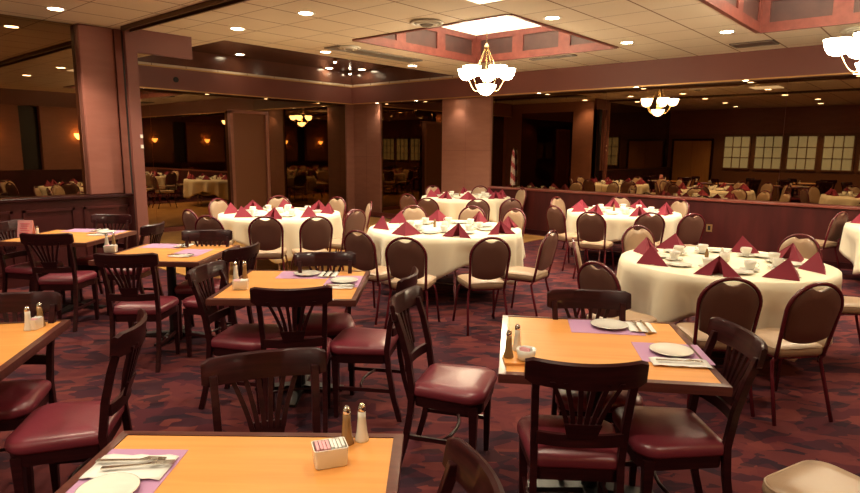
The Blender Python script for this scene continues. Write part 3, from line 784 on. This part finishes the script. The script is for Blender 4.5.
for key, angs in (('M', (44, 72, 108, 150)), ('L', (12, 60, 105, 150)), ('F', (28, 75, 130)), ('P', (22, 70, 120)), ('R', ())):
    x, y, z = RN[key]
    for i, a in enumerate(angs):
        th = R(CA-90+a)          # a: 0 = right as seen, 90 = straight behind
        r_ = RAD[key]+.43
        px_, py_ = x+r_*math.cos(th), y+r_*math.sin(th)
        hd = math.degrees(th)+180
        side = 'right' if a < 50 else 'right rear' if a < 80 else 'rear' if a < 115 else 'left rear' if a < 165 else 'left'
        h = Vector((math.cos(R(hd)), math.sin(R(hd)), 0)); q = Vector((px_, py_, 0))+h*.285
        q.x = min(q.x, 10.02)
        BC.put((q.x, q.y, z), R(hd), 'tan fronted banquet chair at the %s side of %s' % (side, LOC[key]), 'chair', 'banquet chairs')
# cream seat in the lower right corner
q = at(852, 500, .46)
BC.put((2.44, .17, 0), R(70), 'cream vinyl banquet chair seat in the lower right corner of the frame', 'chair', 'banquet chairs')

# ------------------------------------------------------------------ table ware
def make_napkin():
    e = MB(); t = .004
    def tri(a, b, c, th=(0, 0, .004)):
        e.loft([[a, b, c], [tuple(Vector(a)+Vector(th)), tuple(Vector(b)+Vector(th)), tuple(Vector(c)+Vector(th))]])
    ap = (0, 0, .145)
    F_ = (.12, -.005, 0); Lf = (-.06, -.165, 0); Rr = (-.06, .165, 0); B = (-.02, 0, 0)
    # two outer folded wings meeting at a ridge, an inner layer and the open back
    tri(ap, F_, Lf, (-.005, .003, -.002)); tri(ap, Rr, F_, (-.005, -.003, -.002))
    ap2 = (-.012, 0, .118)
    tri(ap2, (.08, 0, .001), (-.05, -.085, .001), (-.004, .003, 0)); tri(ap2, (-.05, .085, .001), (.08, 0, .001), (-.004, -.003, 0))
    tri(ap, Lf, (-.065, -.04, .002), (.004, .0, -.002)); tri(ap, (-.065, .04, .002), Rr, (.004, 0, -.002))
    return e.build('napkin', M['napkin'])
NP = Proto(make_napkin)
def make_plate():
    e = MB(); e.lathe([(0, .004), (.05, .003), (.055, 0), (.06, .004), (.092, .014), (.095, .017), (.09, .018), (.06, .009), (0, .008)], n=28)
    return e.build('plate', M['china'], smooth=True)
PL = Proto(make_plate)
def make_cup():
    e = empty('coffee_cup')
    MB().lathe([(0, .004), (.03, .0), (.035, .004), (.07, .014), (.07, .018), (.035, .010), (0, .010)], n=22).build('saucer', M['china'], e, smooth=True)
    MB().lathe([(0, .013), (.024, .012), (.03, .02), (.042, .06), (.044, .078), (.040, .078), (.036, .05), (.0, .022)], n=22).build('cup', M['china'], e, smooth=True)
    MB().tube([(.040, 0, .066), (.058, 0, .066), (.064, 0, .05), (.056, 0, .034), (.036, 0, .032)], .0035, 6).build('handle', M['china'], e, smooth=True)
    return e
CU = Proto(make_cup)
def fork_mb():
    mb = MB(); mb.bar((-.10, 0, .004), (.02, 0, .004), .014, .003, .007, .003); mb.bar((.02, 0, .004), (.045, 0, .008), .008, .003, .022, .003)
    for k in range(4): y = -.0095+.0063*k; mb.bar((.044, y, .008), (.092, y, .004), .0032, .0022)
    return mb
FO = Proto(lambda: fork_mb().build('fork', M['steel']))
def knife_mb():
    mb = MB(); mb.bar((-.11, 0, .004), (-.01, 0, .004), .015, .006, .012, .006)
    mb.loft([[(-.01, -.008, .002), (.08, -.009, .002), (.105, -.003, .002), (.11, .006, .002), (-.01, .006, .002)], [(-.01, -.008, .004), (.08, -.009, .004), (.105, -.003, .004), (.11, .006, .004), (-.01, .006, .004)]])
    return mb
KN = Proto(lambda: knife_mb().build('knife', M['steel']))
def make_candle():
    e = empty('glass_candle_holder')
    MB().lathe([(0, 0), (.035, 0), (.045, .03), (.038, .075), (.034, .075), (.04, .03), (0, .008)], n=20).build('glass', M['salt'], e, smooth=True)
    MB().lathe([(0, .01), (.025, .01), (.025, .04), (0, .04)], n=14).build('candle', M['paper'], e)
    return e
CN = Proto(make_candle)
DIRN = {0: 'right', 45: 'right rear', 90: 'rear', 135: 'left rear', 180: 'left', 225: 'left front', 270: 'front', 315: 'right front'}
ZT = .7485
for key, off in (('R', 12), ('M', 8), ('L', 5), ('F', 0), ('P', 4), ('G', 0)):
    x, y, z = RN[key]
    for k in range(8):
        a = k*45; nm = DIRN[a]; th = R(CA-90+a+off+random.uniform(-6, 6)); zz = z+ZT
        r_ = RAD[key]-.17+random.uniform(-.03, .02)
        rz_ = th + random.choice((0, PI, PI*.8, .6, -.6)) 
        if key == 'G' and a not in (90, 135, 180, 225): continue
        NP.put((x+r_*math.cos(th), y+r_*math.sin(th), zz), rz_, 'burgundy napkin folded into a pyramid at the %s of %s' % (nm, LOC[key]), 'napkin', 'burgundy napkins on the round tables')
        t2 = th+R(16)
        PL.put((x+.50*math.cos(t2), y+.50*math.sin(t2), zz), 0, 'small white china plate at the %s of %s' % (nm, LOC[key]), 'plate', 'plates on the round tables')
        t3 = th-R(13)
        CU.put((x+.40*math.cos(t3), y+.40*math.sin(t3), zz), th+1, 'white cup and saucer at the %s of %s' % (nm, LOC[key]), 'cup', 'cups on the round tables')
        if key in 'RM':
            t4 = th+R(8)
            FO.put((x+.60*math.cos(t4), y+.60*math.sin(t4), zz), th+PI, 'steel fork at the %s of %s' % (nm, LOC[key]), 'fork', 'forks on the round tables')
    CN.put((x, y, z+ZT), 0, 'small glass candle holder at the centre of %s' % LOC[key], 'candle holder', 'centre pieces of the round tables')
    for i, (dx, dy) in enumerate(((.12, .05), (-.03, .13))):
        tag(MB().lathe([(0, 0), (.017, 0), (.018, .005), (.014, .06), (.010, .075), (.007, .095), (0, .098)], n=14).build('salt_shaker' if i == 0 else 'pepper_shaker', M['salt'] if i == 0 else M['pepper'], smooth=True),
            '%s shaker beside the candle at the centre of %s' % (('salt', 'pepper')[i], LOC[key]), 'shaker').location = (x+dx, y+dy, z+ZT)

TZ = .7500
def make_caddy():
    e = empty('sugar_caddy')
    def rr(w, d, z, r=.008):
        out = []
        for sx, sy, a0 in ((-1, -1, PI), (1, -1, 1.5*PI), (1, 1, 0), (-1, 1, .5*PI)):
            for k in range(4):
                a = a0+PI/2*k/3; out.append((sx*(w-r)+r*math.cos(a), sy*(d-r)+r*math.sin(a), z))
        return out
    MB().loft([rr(.042, .030, 0), rr(.046, .033, .004), rr(.049, .036, .058), rr(.046, .033, .058), rr(.043, .030, .010)]).build('caddy_box', M['china'], e, autos=40)
    for k in range(8):
        x = -.040+.0103*k; o = MB().box((x, -.027, .012), (x+.008, .027, .060+.002*math.sin(k*2))).build('sugar_packet', M['pinklight'] if k < 4 else M['paper'], e)
    return e
CD = Proto(make_caddy)
def make_shaker(name, body):
    def f():
        e = empty(name)
        MB().lathe([(0, 0), (.022, 0), (.022, .006), (.0165, .03), (.0125, .075), (.012, .098), (0, .098)], n=18).build('body', body, e, smooth=True)
        MB().lathe([(.0122, .096), (.013, .103), (.011, .114), (.006, .121), (0, .123)], n=16).build('cap', M['chrome'], e, smooth=True)
        return e
    return f
SS = Proto(make_shaker('salt_shaker', M['salt'])); PS = Proto(make_shaker('pepper_shaker', M['pepper']))
def on(px, py, z=TZ): p = at(px, py, z); return (p.x, p.y, z)
def paper(name, cx, cy, w, d, rz, mt, label, cat, z=TZ, th=.0012, group=None):
    o = MB().box((-w/2, -d/2, 0), (w/2, d/2, th)).build(name, mt); o.location = (cx, cy, z); o.rotation_euler = (0, 0, rz); return tag(o, label, cat, group)
def crumpled(cx, cy, w, d, rz, label, z=TZ+.002):
    mb = MB(); n = 9; vs = []; fs = []
    rnd = random.Random(int(cx*1000))
    for i in range(n):
        for j in range(n):
            u = i/(n-1)-.5; v = j/(n-1)-.5
            vs.append((u*w, v*d, .003+.006*abs(math.sin(u*9+v*3))*(abs(v)*2)))
    for i in range(n-1):
        for j in range(n-1):
            fs.append((i*n+j, (i+1)*n+j, (i+1)*n+j+1, i*n+j+1))
    mb.add(vs, fs); o = mb.build('paper_napkin', M['paper'], smooth=True); md = o.modifiers.new('thickness', 'SOLIDIFY'); md.thickness = .0015; md.offset = -1
    o.location = (cx, cy, z); o.rotation_euler = (0, 0, rz); return tag(o, label, 'napkin', 'white paper napkins')
def uv(key, u, v):
    """point on a square table: u to the right along its back edge, v away from the camera"""
    x, y, a = TAB[key]; a = R(a); return x+u*math.cos(a)-v*math.sin(a), y+u*math.sin(a)+v*math.cos(a)
def setting(key, px, py, side, rz, where, plate=True, fork=True, knife=True, mat_=True):
    """place setting whose plate stands at px, py"""
    p = at(px, py, TZ); a = R(TAB[key][2]) + rz
    ux, uy = math.cos(a), math.sin(a); vx, vy = -uy, ux
    if mat_: paper('placemat', p.x-.02*ux*side, p.y-.02*uy*side, .36, .25, a, M['lavender'], 'lavender paper placemat '+where, 'placemat', group='lavender placemats')
    nx, ny = p.x+.155*ux*side, p.y+.155*uy*side
    crumpled(nx, ny, .13, .17, a, 'white paper napkin '+where)
    if plate: PL.put((p.x, p.y, TZ+.0015), 0, 'round white plate '+where, 'plate', 'plates on the orange tables')
    if fork: FO.put((nx-.02*ux, ny-.02*uy, TZ+.011), a+PI/2, 'steel fork on the paper napkin '+where, 'fork', 'forks on the orange tables')
    if knife: KN.put((nx+.025*ux, ny+.025*uy, TZ+.011), a+PI/2, 'steel knife on the paper napkin '+where, 'knife', 'knives on the orange tables')

# T1
CD.put(on(330, 463), R(-30), 'white sugar caddy with pink packets on the nearest table', 'sugar caddy')
PS.put(on(347, 443), 0, 'brown pepper shaker with chrome cap on the nearest table', 'shaker')
SS.put(on(362, 440), 0, 'white salt shaker with chrome cap on the nearest table', 'shaker')
a1 = R(-49.5)
q = at(110, 492, TZ); paper('placemat', at(118, 482, TZ).x, at(118, 482, TZ).y, .24, .36, a1, M['lavender'], 'lavender paper placemat on the nearest table, cut off by the bottom edge', 'placemat')
q = at(131, 469, TZ); crumpled(q.x, q.y, .22, .13, a1, 'white paper napkin under the cutlery on the nearest table')
q = at(140, 470, TZ); FO.put((q.x, q.y, TZ+.012), R(-38), 'steel fork in front on the nearest table napkin', 'fork', 'cutlery on the nearest table')
q = at(133, 465, TZ); FO.put((q.x, q.y, TZ+.012), R(-46), 'steel fork at the back of the nearest table napkin', 'fork', 'cutlery on the nearest table')
PL.put(on(108, 494, TZ+.002), 0, 'white plate cut by the bottom edge on the nearest table', 'plate').scale = (.82, .82, 1)
# T2
p = at(520, 362, TZ); o = paper('caddy_tray', p.x, p.y, .14, .10, R(-50), M['laminate'], 'small wooden tray under the sugar bowl on the right orange table', 'tray', th=.012)
e = empty('sugar_bowl', (p.x+.015, p.y-.02, TZ+.0125), 0, 'round white sugar bowl with pink packets on the right orange table', 'sugar bowl')
MB().lathe([(0, 0), (.030, 0), (.036, .006), (.043, .048), (.040, .048), (.032, .01), (0, .008)], n=22).build('bowl', M['china'], e, smooth=True)
for k in range(4): MB().box((-.02+.011*k, -.022, .010), (-.016+.011*k, .022, .054)).build('sugar_packet', M['pinklight'] if k < 2 else M['paper'], e)
PS.put(on(508.5, 357, TZ+.0125), 0, 'pepper shaker left of the sugar bowl on the right orange table', 'shaker')
SS.put(on(517, 350, TZ+.0), 0, 'slim salt shaker behind the sugar bowl on the right orange table', 'shaker')
setting('T2', 609, 327, 1, 0, 'at the far side of the right orange table')
p = at(671, 353, TZ); a2 = R(-57)
paper('placemat', p.x, p.y, .30, .27, a2, M['lavender'], 'lavender placemat at the right end of the right orange table', 'placemat')
PL.put((p.x, p.y, TZ+.0015), 0, 'white plate at the right end of the right orange table', 'plate')
q = at(680, 364, TZ); crumpled(q.x, q.y, .24, .10, a2, 'long white paper napkin at the right end of the right orange table')
FO.put((q.x, q.y, TZ+.011), a2, 'steel fork on the napkin at the right end of the right orange table', 'fork')
# T3
CD.put(on(241, 289), R(-40), 'white sugar caddy at the left corner of the centre orange table', 'sugar caddy')
SS.put(on(236, 279), 0, 'salt shaker left behind the sugar caddy on the centre orange table', 'shaker')
PS.put(on(245, 278), 0, 'pepper shaker right behind the sugar caddy on the centre orange table', 'shaker')
setting('T3', 307, 275, 1, 0, 'at the far side of the centre orange table')
setting('T3', 344, 282, 1, -PI/2, 'at the right end of the centre orange table')
# T4
setting('T4', 167, 246, 1, 0, 'at the far side of the left rear orange table', plate=False)
setting('T4', 190, 253, 1, -PI/2, 'at the right end of the left rear orange table', plate=False)
CD.put(on(111, 252), R(-40), 'white sugar caddy at the left corner of the left rear orange table', 'sugar caddy')
SS.put(on(107, 246), 0, 'salt shaker left of centre behind the left rear table caddy', 'shaker')
PS.put(on(114, 246), 0, 'pepper shaker right behind the left rear table caddy', 'shaker')
# T5
setting('T5', 107, 233, 1, -PI/2, 'at the right end of the pink card table')
setting('T5', 85, 230.5, 1, 0, 'at the far side of the pink card table', plate=False)
p = at(27, 237, TZ)
e = empty('tent_card', (p.x, p.y, TZ), R(-50), 'upright pink printed menu card on the left rear table by the wainscot', 'menu card')
MB().loft([[(-.075, -.035, 0), (.075, -.035, 0), (.075, -.031, 0), (-.075, -.031, 0)], [(-.075, -.002, .17), (.075, -.002, .17), (.075, .002, .17), (-.075, .002, .17)]]).loft([[(-.075, .031, 0), (.075, .031, 0), (.075, .035, 0), (-.075, .035, 0)], [(-.075, -.002, .17), (.075, -.002, .17), (.075, .002, .17), (-.075, .002, .17)]]).build('card', M['pinklight'], e)
mb = MB()
for k in range(5):
    z = .13-.022*k; yy = -.0335+.033*(z/.17)*.97
    mb.box((-.05+.008*(k % 2), yy-.004, z), (.05-.012*(k % 3), yy-.002, z+.008))
mb.build('printed_lines', M['pink'], e)
SS.put(on(38, 238), 0, 'salt shaker next to the pink menu card', 'shaker')
# T6
SS.put(on(29, 330), 0, 'salt shaker at the left on the table cut off by the left edge', 'shaker')
PS.put(on(41, 326), 0, 'pepper shaker on the table cut off by the left edge', 'shaker')
CD.put(on(36, 328.5), R(40), 'white sugar caddy between the shakers on the table cut off by the left edge', 'sugar caddy').scale = (.7, .6, .9)

# ------------------------------------------------------------------ world and output
w = bpy.data.worlds.new('world'); sc.world = w; w.use_nodes = True
w.node_tree.nodes['Background'].inputs[0].default_value = (.9, .45, .25, 1); w.node_tree.nodes['Background'].inputs[1].default_value = .0
sc.view_settings.view_transform = 'Standard'; sc.view_settings.look = 'None'; sc.view_settings.gamma = 1
sc.view_settings.use_curve_mapping = False
sc.view_settings.exposure = .82
sc.cycles.use_denoising = True
sc.cycles.max_bounces = 8; sc.cycles.diffuse_bounces = 2; sc.cycles.glossy_bounces = 5
sc.cycles.sample_clamp_indirect = 6
sc.cycles.caustics_reflective = False; sc.cycles.caustics_refractive = False
